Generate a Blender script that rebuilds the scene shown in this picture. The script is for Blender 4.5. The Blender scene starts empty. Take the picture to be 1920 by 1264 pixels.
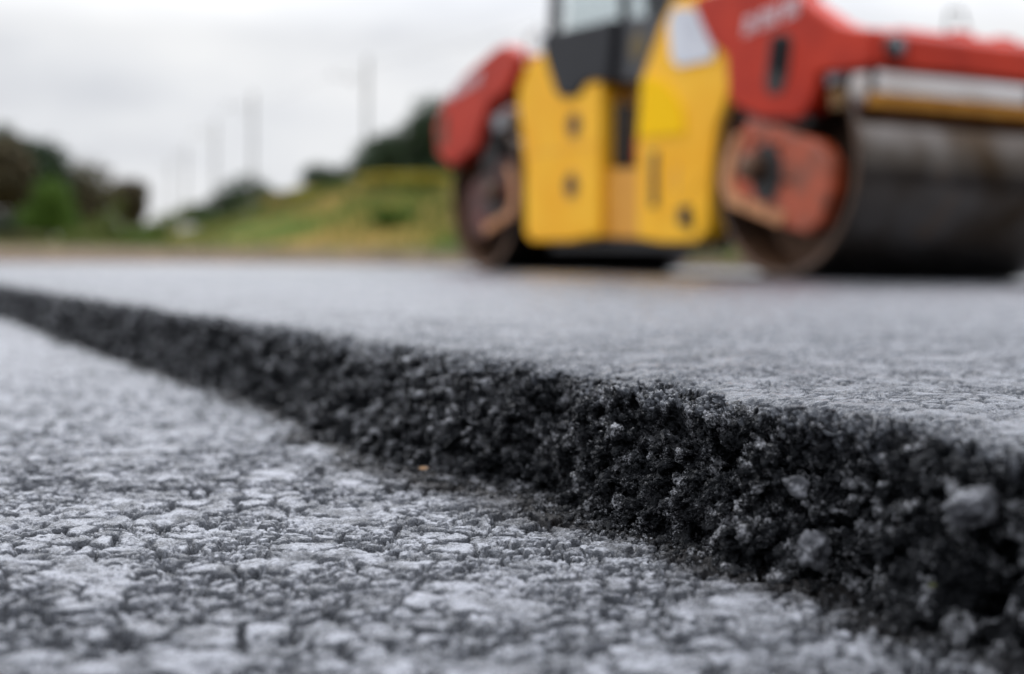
import bpy, bmesh, math, random
import numpy as np
from mathutils import Vector, Matrix, noise as mnoise
random.seed(7); np.random.seed(7)
S = bpy.context.scene
COL = S.collection

# ------------------------------------------------------------------ helpers
def tag(o, label=None, cat=None, group=None, kind=None):
    if label: o['label'] = label
    if cat: o['category'] = cat
    if group: o['group'] = group
    if kind: o['kind'] = kind
    return o

def link(name, me, mats, parent=None, smooth=False):
    o = bpy.data.objects.new(name, me); COL.objects.link(o)
    for m in (mats if isinstance(mats, (list, tuple)) else [mats]): me.materials.append(m)
    if parent: o.parent = parent
    if smooth:
        me.polygons.foreach_set('use_smooth', np.ones(len(me.polygons), dtype=bool))
    return o

def empty(name, loc, rz=0):
    o = bpy.data.objects.new(name, None); COL.objects.link(o)
    o.location = loc; o.rotation_euler = (0, 0, rz); o.empty_display_size = .2
    return o

def np_mesh(name, V, Q):
    """mesh from numpy verts (n,3) and faces (m,k)"""
    me = bpy.data.meshes.new(name)
    k = Q.shape[1]
    me.vertices.add(len(V)); me.vertices.foreach_set('co', V.astype(np.float32).ravel())
    me.loops.add(Q.size); me.loops.foreach_set('vertex_index', Q.astype(np.int32).ravel())
    me.polygons.add(len(Q))
    me.polygons.foreach_set('loop_start', np.arange(0, Q.size, k, dtype=np.int32))
    me.update(calc_edges=True)
    return me

# ---- numpy noise
def _h(ix, iy, iz, seed):
    h = (ix.astype(np.int64)*73856093) ^ (iy.astype(np.int64)*19349663) ^ (iz.astype(np.int64)*83492791) ^ (seed*2654435761)
    h &= 0xffffffff
    h = ((h ^ (h >> 16))*0x45d9f3b) & 0xffffffff
    h = ((h ^ (h >> 16))*0x45d9f3b) & 0xffffffff
    h = h ^ (h >> 16)
    return h
def h01(ix, iy, iz, seed): return (_h(ix, iy, iz, seed) & 0xffffff).astype(np.float32)/16777216.
def vnoise(P, cell, seed):
    """value noise -1..1, P (n,2) or (n,3)"""
    Q = P/cell; I = np.floor(Q).astype(np.int32); f = (Q-I).astype(np.float32); f = f*f*(3-2*f)
    d = P.shape[1]; out = 0
    z0 = np.zeros(len(P), np.int32)
    for cx in (0, 1):
        wx = f[:, 0] if cx else 1-f[:, 0]
        for cy in (0, 1):
            wy = f[:, 1] if cy else 1-f[:, 1]
            if d == 2: out = out+wx*wy*h01(I[:, 0]+cx, I[:, 1]+cy, z0, seed)
            else:
                for cz in (0, 1):
                    wz = f[:, 2] if cz else 1-f[:, 2]
                    out = out+wx*wy*wz*h01(I[:, 0]+cx, I[:, 1]+cy, I[:, 2]+cz, seed)
    return out*2-1
def fbm(P, cell, seed, oc=4, g=.5):
    o = 0; a = 1; n = 0
    for i in range(oc):
        o = o+a*vnoise(P+i*3.7*cell, cell/(2.07**i), seed+i*17); n += a; a *= g
    return o/n
def worley(P, cell, seed):
    """F1, F2 (in cell units), id"""
    Q = (P/cell); I = np.floor(Q).astype(np.int32); f = (Q-I).astype(np.float32)
    n = len(P); d = P.shape[1]
    F1 = np.full(n, 9., np.float32); F2 = F1.copy(); ID = np.zeros(n, np.float32)
    rng = (-1, 0, 1)
    for a in rng:
        for b in rng:
            for c in (rng if d == 3 else (0,)):
                ix = I[:, 0]+a; iy = I[:, 1]+b; iz = (I[:, 2]+c) if d == 3 else np.zeros(n, np.int32)
                hh = _h(ix, iy, iz, seed)
                dx = a+(hh & 1023).astype(np.float32)/1023-f[:, 0]
                dy = b+((hh >> 10) & 1023).astype(np.float32)/1023-f[:, 1]
                D = dx*dx+dy*dy
                if d == 3:
                    dz = c+((hh >> 20) & 1023).astype(np.float32)/1023-f[:, 2]; D = D+dz*dz
                m = D < F1
                F2 = np.where(m, F1, np.minimum(F2, D)); 
                ID = np.where(m, ((hh >> 5) & 0xffff).astype(np.float32)/65536, ID)
                F1 = np.where(m, D, F1)
    return np.sqrt(F1), np.sqrt(F2), ID
def sstep(a, b, x):
    t = np.clip((x-a)/(b-a), 0, 1); return t*t*(3-2*t)

# ------------------------------------------------------------------ materials
def newmat(name):
    m = bpy.data.materials.new(name); m.use_nodes = True
    nt = m.node_tree; b = nt.nodes['Principled BSDF']
    return m, nt, b
def N(nt, t, **kw):
    n = nt.nodes.new(t)
    for k, v in kw.items():
        if k in n.inputs: n.inputs[k].default_value = v
        else: setattr(n, k, v)
    return n
def ramp(nt, fac, stops):
    r = nt.nodes.new('ShaderNodeValToRGB'); e = r.color_ramp.elements
    while len(e) < len(stops): e.new(.5)
    for q, (p, c) in zip(e, stops): q.position = p; q.color = (*c, 1) if len(c) == 3 else c
    nt.links.new(fac, r.inputs[0]); return r
def noisy(name, c1, c2, scale=8, rough=.5, metal=0, bump=0, bscale=60, c3=None, detail=5, rough2=None, coords='Object', spec=.5, coat=0, lo=.35, hi=.65):
    m, nt, b = newmat(name)
    tc = N(nt, 'ShaderNodeTexCoord')
    n = N(nt, 'ShaderNodeTexNoise', Scale=scale, Detail=detail); nt.links.new(tc.outputs[coords], n.inputs['Vector'])
    st = [(lo, c1), (hi, c2)] + ([(min(1, hi+.1), c3)] if c3 else [])
    r = ramp(nt, n.outputs['Fac'], st); nt.links.new(r.outputs[0], b.inputs['Base Color'])
    b.inputs['Roughness'].default_value = rough; b.inputs['Metallic'].default_value = metal
    b.inputs['Specular IOR Level'].default_value = spec; b.inputs['Coat Weight'].default_value = coat
    if rough2 is not None:
        mr = N(nt, 'ShaderNodeMapRange'); mr.inputs[3].default_value = rough; mr.inputs[4].default_value = rough2
        n3 = N(nt, 'ShaderNodeTexNoise', Scale=scale*2.3, Detail=4); nt.links.new(tc.outputs[coords], n3.inputs['Vector'])
        mr.inputs[1].default_value = .35; mr.inputs[2].default_value = .65
        nt.links.new(n3.outputs['Fac'], mr.inputs[0]); nt.links.new(mr.outputs[0], b.inputs['Roughness'])
    if bump:
        n2 = N(nt, 'ShaderNodeTexNoise', Scale=bscale, Detail=4); nt.links.new(tc.outputs[coords], n2.inputs['Vector'])
        bp = N(nt, 'ShaderNodeBump', Strength=bump, Distance=.01); nt.links.new(n2.outputs['Fac'], bp.inputs['Height'])
        nt.links.new(bp.outputs[0], b.inputs['Normal'])
    return m

def asphalt(name, c1, c2, rough, spec, bstr, dust=None, coat=0., bd=.0008, grit=False, sheen_col=None, patch=None):
    """bitumen coated stone; grain colour per little stone, fine bump below mesh resolution"""
    m, nt, b = newmat(name); L = nt.links.new
    tc = N(nt, 'ShaderNodeTexCoord')
    v = N(nt, 'ShaderNodeTexVoronoi', Scale=170.); L(tc.outputs['Object'], v.inputs['Vector'])
    n = N(nt, 'ShaderNodeTexNoise', Scale=45., Detail=6., Roughness=.65); L(tc.outputs['Object'], n.inputs['Vector'])
    sep = N(nt, 'ShaderNodeSeparateColor'); L(v.outputs['Color'], sep.inputs[0])
    mx = N(nt, 'ShaderNodeMath', operation='ADD'); L(sep.outputs[0], mx.inputs[0]); L(n.outputs['Fac'], mx.inputs[1])
    r = ramp(nt, mx.outputs[0], [(.35, c1), (1.0, c2)])
    mul = N(nt, 'ShaderNodeMath', operation='MULTIPLY'); L(mx.outputs[0], mul.inputs[0]); mul.inputs[1].default_value = .55
    nt.links.remove(r.inputs[0].links[0]); L(mul.outputs[0], r.inputs[0])
    col = r.outputs[0]
    if dust:
        n5 = N(nt, 'ShaderNodeTexNoise', Scale=14., Detail=5., Roughness=.7); L(tc.outputs['Object'], n5.inputs['Vector'])
        rr = ramp(nt, n5.outputs['Fac'], [(.5, (0, 0, 0)), (.72, (1, 1, 1))])
        mix = N(nt, 'ShaderNodeMix', data_type='RGBA'); L(rr.outputs[0], mix.inputs[0]); L(col, mix.inputs[6]); mix.inputs[7].default_value = (*dust, 1)
        col = mix.outputs[2]
    if sheen_col:   # pale tops, dark hollows: sky sheen and crevice shade put into the colour
        at = N(nt, 'ShaderNodeAttribute'); at.attribute_name = 'top_sheen'
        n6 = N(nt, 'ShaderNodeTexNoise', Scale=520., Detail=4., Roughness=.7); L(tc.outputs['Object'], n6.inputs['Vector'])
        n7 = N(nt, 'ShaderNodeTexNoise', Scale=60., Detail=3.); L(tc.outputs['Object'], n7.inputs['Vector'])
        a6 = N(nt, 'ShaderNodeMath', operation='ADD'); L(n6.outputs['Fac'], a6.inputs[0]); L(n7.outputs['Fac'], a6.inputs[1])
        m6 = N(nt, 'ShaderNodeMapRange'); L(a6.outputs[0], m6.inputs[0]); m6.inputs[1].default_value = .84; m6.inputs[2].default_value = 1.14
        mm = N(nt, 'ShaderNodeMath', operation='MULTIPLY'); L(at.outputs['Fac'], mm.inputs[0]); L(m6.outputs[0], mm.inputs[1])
        mix = N(nt, 'ShaderNodeMix', data_type='RGBA'); L(mm.outputs[0], mix.inputs[0]); L(col, mix.inputs[6]); mix.inputs[7].default_value = (*sheen_col, 1)
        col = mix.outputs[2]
    if patch:  # bare or dusty facets, plus glints put into the colour
        n6 = N(nt, 'ShaderNodeTexNoise', Scale=75., Detail=2.); L(tc.outputs['Object'], n6.inputs['Vector'])
        n7 = N(nt, 'ShaderNodeTexNoise', Scale=620., Detail=4., Roughness=.75); L(tc.outputs['Object'], n7.inputs['Vector'])
        a6 = N(nt, 'ShaderNodeMath', operation='ADD'); L(n6.outputs['Fac'], a6.inputs[0]); L(n7.outputs['Fac'], a6.inputs[1])
        m6 = N(nt, 'ShaderNodeMapRange'); L(a6.outputs[0], m6.inputs[0]); m6.inputs[1].default_value = 1.07; m6.inputs[2].default_value = 1.19
        mix = N(nt, 'ShaderNodeMix', data_type='RGBA'); L(m6.outputs[0], mix.inputs[0]); L(col, mix.inputs[6]); mix.inputs[7].default_value = (*patch, 1)
        col = mix.outputs[2]
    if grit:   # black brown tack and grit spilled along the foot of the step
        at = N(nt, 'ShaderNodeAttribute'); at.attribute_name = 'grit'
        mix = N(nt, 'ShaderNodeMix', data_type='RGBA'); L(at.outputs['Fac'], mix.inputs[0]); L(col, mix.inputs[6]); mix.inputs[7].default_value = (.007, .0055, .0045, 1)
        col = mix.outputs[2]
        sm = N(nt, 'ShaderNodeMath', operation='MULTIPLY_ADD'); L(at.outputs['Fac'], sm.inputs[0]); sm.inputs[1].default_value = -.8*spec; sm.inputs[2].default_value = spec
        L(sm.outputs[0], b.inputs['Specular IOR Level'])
    L(col, b.inputs['Base Color'])
    n4 = N(nt, 'ShaderNodeTexNoise', Scale=300., Detail=3.); L(tc.outputs['Object'], n4.inputs['Vector'])
    mr = N(nt, 'ShaderNodeMapRange'); L(n4.outputs['Fac'], mr.inputs[0]); mr.inputs[1].default_value = .35; mr.inputs[2].default_value = .65
    mr.inputs[3].default_value = rough-.1; mr.inputs[4].default_value = rough+.12; L(mr.outputs[0], b.inputs['Roughness'])
    b.inputs['Specular IOR Level'].default_value = spec
    if grit: b.inputs['Coat Weight'].default_value = 0
    b.inputs['Specular Tint'].default_value = (.86, .91, 1, 1); b.inputs['IOR'].default_value = 1.55
    b.inputs['Coat Weight'].default_value = coat; b.inputs['Coat Roughness'].default_value = .3
    n2 = N(nt, 'ShaderNodeTexNoise', Scale=900., Detail=4., Roughness=.7); L(tc.outputs['Object'], n2.inputs['Vector'])
    bp = N(nt, 'ShaderNodeBump', Strength=bstr, Distance=bd); L(n2.outputs['Fac'], bp.inputs['Height']); L(bp.outputs[0], b.inputs['Normal'])
    return m

M = {}
M['asph_new'] = asphalt('fresh_asphalt', (.004, .004, .005), (.014, .0145, .018), .25, .85, 1., bd=.0009, sheen_col=(.118, .122, .135))
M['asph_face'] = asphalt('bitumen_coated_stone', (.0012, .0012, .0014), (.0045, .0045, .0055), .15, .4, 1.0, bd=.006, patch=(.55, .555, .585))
M['asph_old'] = asphalt('worn_asphalt', (.004, .004, .005), (.016, .0165, .020), .24, .75, 1., bd=.0010, grit=True, sheen_col=(.265, .271, .296))
M['stone'] = asphalt('grey_stone', (.04, .04, .044), (.24, .243, .265), .42, .5, 1., bd=.003, patch=(.42, .425, .45))
M['grit'] = noisy('brown_grit', (.02, .017, .014), (.07, .058, .045), 300, .8)
M['red'] = noisy('red_paint', (.37, .020, .006), (.51, .034, .010), 3, .45, spec=.18, rough2=.5, bump=.05)
M['redworn'] = noisy('dirty_red_paint', (.20, .06, .03), (.50, .075, .02), 5, .45, rough2=.7, c3=(.5, .16, .08), bump=.1)
M['yellow'] = noisy('yellow_paint', (.88, .41, .014), (.94, .50, .028), 2.2, .5, spec=.2, rough2=.6, c3=(.82, .38, .06), bump=.05)
M['yellow_deep'] = noisy('amber_paint', (.62, .26, .015), (.70, .31, .02), 3, .45)
M['yellow_bright'] = noisy('bright_yellow_panel', (.92, .52, .001), (.95, .55, .001), 3, .6, spec=.1)
M['white'] = noisy('white_panel', (.55, .56, .60), (.68, .69, .72), 4, .5)
M['decal'] = noisy('white_lettering', (.62, .55, .56), (.75, .70, .72), 4, .5)
M['black'] = noisy('black_plastic', (.010, .010, .012), (.022, .022, .027), 5, .4)
M['slate'] = noisy('dark_slate_paint', (.010, .0105, .013), (.015, .0155, .019), 4, .5, spec=.2)
M['gold'] = noisy('dull_gold', (.10, .065, .012), (.13, .085, .016), 4, .5)
M['steel'] = noisy('worn_drum_steel', (.050, .034, .022), (.12, .108, .100), 3, .13, metal=1, rough2=.24, c3=(.15, .09, .05), coords='Object')
M['rust'] = noisy('rusty_steel', (.035, .020, .013), (.15, .075, .038), 5, .6, metal=.3, bump=.2)
M['dark'] = noisy('greasy_dark_metal', (.006, .006, .006), (.02, .017, .015), 6, .5, metal=.2)
M['grey'] = noisy('grey_metal', (.17, .17, .18), (.28, .28, .29), 6, .45, metal=.4)
M['tan'] = noisy('tan_worn_edge', (.42, .17, .07), (.58, .27, .11), 6, .6)
M['orange'] = noisy('orange_scraper', (.42, .17, .010), (.62, .28, .025), 9, .6, spec=.3)
M['amber_dark'] = noisy('dirty_amber', (.10, .045, .006), (.19, .09, .012), 9, .6)
M['rearplate'] = noisy('rusty_dark_red', (.035, .018, .014), (.11, .028, .02), 7, .6, c3=(.30, .04, .03))
M['rubber'] = noisy('rubber', (.012, .012, .012), (.02, .02, .02), 9, .7)
def glassmat():
    m, nt, b = newmat('cab_glass')
    b.inputs['Base Color'].default_value = (.72, .76, .76, 1); b.inputs['Roughness'].default_value = .03
    b.inputs['Transmission Weight'].default_value = 1; b.inputs['IOR'].default_value = 1.15
    return m
M['glass'] = glassmat()
M['bark'] = noisy('bark', (.05, .038, .028), (.10, .075, .055), 12, .9, bump=.3)
M['wood'] = noisy('weathered_pole_wood', (.16, .15, .14), (.26, .25, .235), 6, .85)
M['insul'] = noisy('insulator', (.12, .08, .06), (.2, .15, .12), 6, .3)
def leafmat(name, c1, c2, c3):
    m, nt, b = newmat(name); L = nt.links.new
    g = N(nt, 'ShaderNodeNewGeometry'); 
    tc = N(nt, 'ShaderNodeTexCoord'); n = N(nt, 'ShaderNodeTexNoise', Scale=1.3, Detail=3.); L(tc.outputs['Object'], n.inputs['Vector'])
    ad = N(nt, 'ShaderNodeMath', operation='MULTIPLY_ADD'); L(g.outputs['Random Per Island'], ad.inputs[0]); ad.inputs[1].default_value = .5; 
    sc = N(nt, 'ShaderNodeMath', operation='MULTIPLY'); L(n.outputs['Fac'], sc.inputs[0]); sc.inputs[1].default_value = .6; L(sc.outputs[0], ad.inputs[2])
    r = ramp(nt, ad.outputs[0], [(.25, c1), (.5, c2), (.85, c3)]); L(r.outputs[0], b.inputs['Base Color'])
    b.inputs['Roughness'].default_value = .7; b.inputs['Specular IOR Level'].default_value = .15
    return m
M['leaf_dark'] = leafmat('dark_evergreen_leaves', (.020, .035, .020), (.035, .060, .030), (.06, .09, .04))
M['leaf_brown'] = leafmat('brownish_leaves', (.035, .035, .020), (.075, .065, .035), (.12, .085, .045))
M['leaf_green'] = leafmat('fresh_green_leaves', (.038, .080, .010), (.070, .135, .016), (.12, .19, .03))
M['leaf_olive'] = leafmat('olive_leaves', (.06, .09, .02), (.10, .13, .03), (.17, .18, .05))
M['leaf_yellow'] = leafmat('yellow_flowering_shrub', (.16, .17, .03), (.34, .28, .03), (.5, .40, .05))
M['leaf_ochre'] = leafmat('ochre_shrub', (.15, .13, .05), (.30, .20, .06), (.42, .29, .11))

# ------------------------------------------------------------------ step geometry (metres)
H = .080                       # thickness of the fresh layer
O = np.array([.21, .543]); D = np.array([-.4795, .8776]); NN = np.array([.8776, .4795])
TOP = [(-1.204, 3.131), (-.652, 2.14), (-.365, 1.625), (-.192, 1.328), (-.048, 1.101), (.027, .945), (.079, .819), (.137, .696), (.185, .621), (.21, .543)]
FOOT = [(-.653, 2.117), (-.346, 1.542), (-.231, 1.312), (-.163, 1.105), (-.107, 1.034), (-.053, .96), (.032, .839), (.076, .766), (.107, .704), (.131, .651), (.161, .616), (.161, .578), (.174, .538), (.197, .51)]
def st(p):
    q = np.array(p)-O; return float(q@D), float(q@NN)
tp = sorted(st(p) for p in TOP); fp = sorted(st(p) for p in FOOT)
def eTop(s): return np.interp(s, [-2, -.3]+[a for a, b in tp]+[6, 40], [.01, .0]+[b+.022*max(0, min(1, (a-1)/1.8)) for a, b in tp]+[.05, .03])
def eFoot(s):
    a = np.interp(s, [-2, -.3]+[a for a, b in fp]+[3, 6, 40], [-.03, -.035]+[b+.004+.009*max(0, min(1, (.45-a)/.25)) for a, b in fp]+[.04, .03, .0])
    wob = .010*vnoise(np.stack([s, s*0], 1), .055, 91)+.007*vnoise(np.stack([s, s*0], 1), .13, 92)
    return np.minimum(a+wob, eTop(s)-.006)

def spacing(a, b, fine0, fine1, d, gr):
    """coordinates from a to b, step d inside [fine0,fine1] and growing outside"""
    out = [fine0]
    x = fine0
    while x < fine1: x += d; out.append(x)
    while x < b: x += d*(1+gr*(x-fine1)); out.append(x)
    x = fine0; neg = []
    while x > a: x -= d*(1+gr*(fine0-x)*2); neg.append(x)
    return np.array(neg[::-1]+out)
Sg = spacing(-.45, 34, -.10, .62, .00085, 5.5)

def road_height(P, seed, big, small, depth, fine):
    """compacted surface: domed stone tops, cracks and pits between (metres). P (n,2)"""
    dist = np.hypot(P[:, 0], P[:, 1])
    W = P+np.stack([fbm(P, .018, seed+1, 5, .6), fbm(P, .018, seed+2, 4, .55)], 1)*.012
    
    h = np.zeros(len(P), np.float32)
    mask = sstep(-.30, .25, fbm(P, .05, seed+3, 3))
    F1, F2, ID = worley(W, big, seed+4)
    g = F2-F1
    h -= depth*(1-sstep(0, .10+.22*ID, g))*(mask*.85+.15)
    h += (ID-.5)*depth*.5*mask                        # stones sit at different heights
    h -= depth*.35*np.clip(F1-.2, 0, 1)**1.5*1.6       # domed
    near = dist < 6
    Pn = W[near]; mk = mask[near]
    F1, F2, ID = worley(Pn, small, seed+5)
    m2 = sstep(-.35, .25, fbm(Pn, .028, seed+6, 2))
    hn = -depth*.50*(1-sstep(0, .30, F2-F1))*m2+(ID-.5)*depth*.32*m2-depth*.22*np.clip(F1-.2, 0, 1)*m2
    hn = hn-depth*.75*sstep(.78, .88, ID)*(.3+.7*m2)               # plucked small stones
    F1, F2, ID = worley(Pn+.1, small*.40, seed+8)
    m3 = sstep(-.2, .4, fbm(Pn, .02, seed+12, 2))
    hn = hn-depth*.20*(1-sstep(0, .35, F2-F1))*m3+(ID-.5)*depth*.16*m3
    hn = hn+fine*fbm(Pn, .006, seed+9, 4, .65)
    h[near] += hn
    cap = np.quantile(h, .52); k = depth*.40; e = h-cap*1.0      # rolled flat: compress everything above the cap
    h = np.where(e > 0, cap+k*np.tanh(e/k)*.75, h)+fine*.24*fbm(P, .0034, seed+21, 3, .7)
    rel = h.copy()
    h += fine*1.2*fbm(P, .05, seed+10, 2)+fine*2.2*vnoise(P, .21, seed+11)
    return h, rel

def keepmask(x, y):
    yf = np.interp(x, [-12, -6, -4.3, -3.6, -1, 2.5, 12], [8, 9.3, 10.4, 14.5, 18.5, 20, 22])
    return (np.abs(x) < .60*(y+.5)+.12) & (y > .1) & (y < yf)

def grid_faces(ns, nt, keep):
    idx = np.arange(ns*nt).reshape(ns, nt)
    Q = np.stack([idx[:-1, :-1], idx[:-1, 1:], idx[1:, 1:], idx[1:, :-1]], -1).reshape(-1, 4)
    k = keep.ravel()
    return Q[k[Q].any(1)]
def compact(V, Q):
    used = np.zeros(len(V), bool); used[Q.ravel()] = True
    new = np.cumsum(used)-1
    return V[used], new[Q], used

def grid_normals(V, ns, nt):
    G = V.reshape(ns, nt, 3)
    a = np.gradient(G, axis=0); b = np.gradient(G, axis=1)
    n = np.cross(b, a); n /= np.linalg.norm(n, axis=-1, keepdims=True)+1e-12
    return n.reshape(-1, 3)

def sheen_of(V, h, qa=.26, qb=.46):  # mask by height: raised stone tops take the painted sheen
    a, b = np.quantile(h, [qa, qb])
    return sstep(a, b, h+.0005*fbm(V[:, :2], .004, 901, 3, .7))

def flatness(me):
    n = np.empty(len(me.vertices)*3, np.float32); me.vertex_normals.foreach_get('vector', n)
    return .12+.88*sstep(.66, .93, np.abs(n[2::3]))      # painted sheen kept to the flat tops

# ---- lower worn road
def lower_road():
    T = -spacing(-.14, 11, -.06, .46, .0010, 9)[::-1]
    s, t = np.meshgrid(Sg, T, indexing='ij')
    x = O[0]+s*D[0]+t*NN[0]; y = O[1]+s*D[1]+t*NN[1]
    keep = keepmask(x, y)
    Q = grid_faces(len(Sg), len(T), keep)
    V = np.stack([x.ravel(), y.ravel(), np.zeros(x.size)], 1)
    V, Q, used = compact(V, Q)
    V[:, 2], hgt = road_height(V[:, :2], 100, .0215, .0078, .0076, .0012)
    ss = (V[:, 0]-O[0])*D[0]+(V[:, 1]-O[1])*D[1]; tt = (V[:, 0]-O[0])*NN[0]+(V[:, 1]-O[1])*NN[1]
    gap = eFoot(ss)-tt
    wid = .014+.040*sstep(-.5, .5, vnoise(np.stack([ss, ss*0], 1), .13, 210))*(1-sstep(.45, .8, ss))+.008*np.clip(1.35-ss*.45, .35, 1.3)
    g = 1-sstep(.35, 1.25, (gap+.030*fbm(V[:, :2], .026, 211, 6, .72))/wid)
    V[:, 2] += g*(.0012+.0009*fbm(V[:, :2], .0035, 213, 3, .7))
    me = np_mesh('old_road', V, Q[:, ::-1])
    a = me.attributes.new('top_sheen', 'FLOAT', 'POINT'); a.data.foreach_set('value', (sheen_of(V, hgt, .14, .34)*flatness(me)).astype(np.float32))
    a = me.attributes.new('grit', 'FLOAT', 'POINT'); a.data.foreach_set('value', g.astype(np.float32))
    o = link('old_road', me, M['asph_old'], smooth=True)
    tag(o, kind='structure')
    return V
lowV = lower_road()

# ---- fresh layer: top + broken face
def upper_layer():
    nf = 150
    Tt = spacing(0, 26, 0, .20, .0011, 11)[1:]           # distance inward from the edge
    ns = len(Sg); ntt = len(Tt)
    et = eTop(Sg)+.006*fbm(np.stack([Sg, Sg*0], 1), .045, 301, 3); ef = eFoot(Sg)
    # --- top sheet
    X = et[:, None]+Tt[None, :]
    # face profile, q 0 (foot) .. 1 (edge)
    q = np.linspace(0, 1, nf)
    hz = H*(np.sin(q*math.pi/2)**1.15)                    # height along the profile, rounding at the lip
    lean = q**1.25
    F = ef[:, None]*(1-lean)[None, :]+et[:, None]*lean[None, :]
    t = np.concatenate([F, X], 1)
    z = np.concatenate([np.tile(hz-.004*(1-q), (ns, 1)), np.full((ns, ntt), H)], 1)
    s = np.tile(Sg[:, None], (1, nf+ntt)); nt = nf+ntt
    x = O[0]+s*D[0]+t*NN[0]; y = O[1]+s*D[1]+t*NN[1]
    keep = keepmask(x, y)
    V = np.stack([x.ravel(), y.ravel(), z.ravel()], 1)
    # top relief
    col = np.tile(np.arange(nt), (ns, 1)).ravel()
    tin = np.tile(np.concatenate([np.zeros(nf), Tt]), (ns, 1)).ravel()
    top = (col >= nf-12) & keep.ravel()
    lipf = np.clip(1.45-tin[top]/.06, 1, 1.45)
    hh, rel = road_height(V[top, :2], 500, .0150, .0060, .0054, .0011); V[top, 2] += hh*lipf
    V[top, 2] -= .0075*np.clip(1-tin[top]/.055, 0, 1)**2*(1+.8*fbm(V[top, :2], .03, 311, 2))
    top_sheen = np.zeros(len(V)); top_sheen[top] = sheen_of(V[top], rel, .36, .60)*(.25+.75*sstep(.0, .075, tin[top]+.03*fbm(V[top, :2], .012, 321, 3)))
    # face relief: lumps of coated stone, displaced in stages along the updated normals
    wf = np.where(col < nf, 1., 1-sstep(.0, .036, tin+.016*vnoise(V[:, :2], .022, 55)+.009*vnoise(V[:, :2], .008, 56)))
    lipfade = np.where(col < nf, np.clip(1.0-.55*sstep(.72, 1., V[:, 2]/H), 0, 1), .42)
    act = (wf > .002) & keep.ravel() & (np.hypot(V[:, 0], V[:, 1]) < 9)
    amp = (wf*lipfade)[act]
    n0 = grid_normals(V, ns, nt)[act]
    # base directions: smooth profile normals keep the lip from folding
    up_ = np.clip(V[act, 2]/H, 0, 1)[:, None]**3; n0 = -np.array([[NN[0], NN[1], 0]])*(1-up_)+np.array([[0, 0, 1.]])*up_; n0 /= np.linalg.norm(n0, axis=1, keepdims=True)
    stages = [(.034, .0215, 0), (.0155, .0105, 0), (.0062, .0040, 0), (.0028, .0022, 1), (.0016, .0009, 1)]
    for k, (cell, A, nearonly) in enumerate(stages):
        n = grid_normals(V, ns, nt)[act]*(.6 if k else 0)+n0*(.4 if k else 1); n /= np.linalg.norm(n, axis=1, keepdims=True)
        P = V[act]
        Pw = P+np.stack([vnoise(P, cell*.7, 30+k*3+j) for j in range(3)], 1)*cell*.30
        F1, F2, ID = worley(Pw, cell, 700+k)
        R = .50+.38*ID
        bump = np.sqrt(np.clip(1-(F1/(R+.12))**2, 0, 1))*(.5+.6*ID)
        if k < 2: bump = np.minimum(bump, .48+.30*ID+.25*vnoise(P, cell*.45, 800+k))     # broken, flattened faces
        gap = 1-sstep(0, .16, F2-F1)
        d = A*(bump-.45-.55*gap)
        if k == 0:
            d = d+.010*fbm(P, .08, 61, 3)
        up = np.array([0, 0, 1.])
        V[act] += n*(d*amp)[:, None]
    # fine grain
    n = grid_normals(V, ns, nt)[act]; P = V[act]
    V[act] += n*(.0008*fbm(P, .0028, 77, 3, .7)*amp)[:, None]
    # soften: never rise much above the rolled surface
    zz = V[:, 2]; lim = H+.0015
    V[:, 2] = np.where((zz > lim) & act, lim+(zz-lim)*.15, zz)
    Q = grid_faces(ns, nt, keep)
    fcol = (Q[:, 1] % nt)
    # material split follows the torn edge
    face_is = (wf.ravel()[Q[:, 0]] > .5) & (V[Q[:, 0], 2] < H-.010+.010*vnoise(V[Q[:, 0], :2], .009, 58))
    V2, Q2, used = compact(V, Q)
    me = np_mesh('asphalt_layer', V2, Q2[:, ::-1])
    o = link('road', me, [M['asph_new'], M['asph_face']], smooth=True)
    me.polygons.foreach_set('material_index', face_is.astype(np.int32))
    tag(o, kind='structure')
    a = me.attributes.new('top_sheen', 'FLOAT', 'POINT'); a.data.foreach_set('value', (top_sheen[used]*flatness(me)).astype(np.float32))
    fm = act & (col < nf)
    return V[fm], grid_normals(V, ns, nt)[fm]
faceV, faceN = upper_layer()

# ---- crumbs: uncountable little coated stones on the broken face and at its foot
def ico(sub, seed, rough=.28):
    bm = bmesh.new(); bmesh.ops.create_icosphere(bm, subdivisions=sub, radius=1)
    V = np.array([v.co[:] for v in bm.verts]); Q = np.array([[v.index for v in f.verts] for f in bm.faces]); bm.free()
    r = np.random.RandomState(seed)
    # cut by random planes for an angular stone
    for i in range(9):
        n = r.randn(3); n /= np.linalg.norm(n); c = r.uniform(.62, .9)
        d = V@n; V = V-np.outer(np.clip(d-c, 0, 9), n)*.9
    V = V*(1+rough*(.45*fbm(V, .8, seed, 2)+.38*fbm(V, .3, seed+5, 3, .7))[:, None])
    return V*r.uniform(.75, 1.15, 3), Q
def rotm(r):
    q = r.randn(4); q /= np.linalg.norm(q); a, b, c, d = q
    return np.array([[a*a+b*b-c*c-d*d, 2*(b*c-a*d), 2*(b*d+a*c)], [2*(b*c+a*d), a*a-b*b+c*c-d*d, 2*(c*d-a*b)], [2*(b*d-a*c), 2*(c*d+a*b), a*a-b*b-c*c+d*d]])
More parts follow.
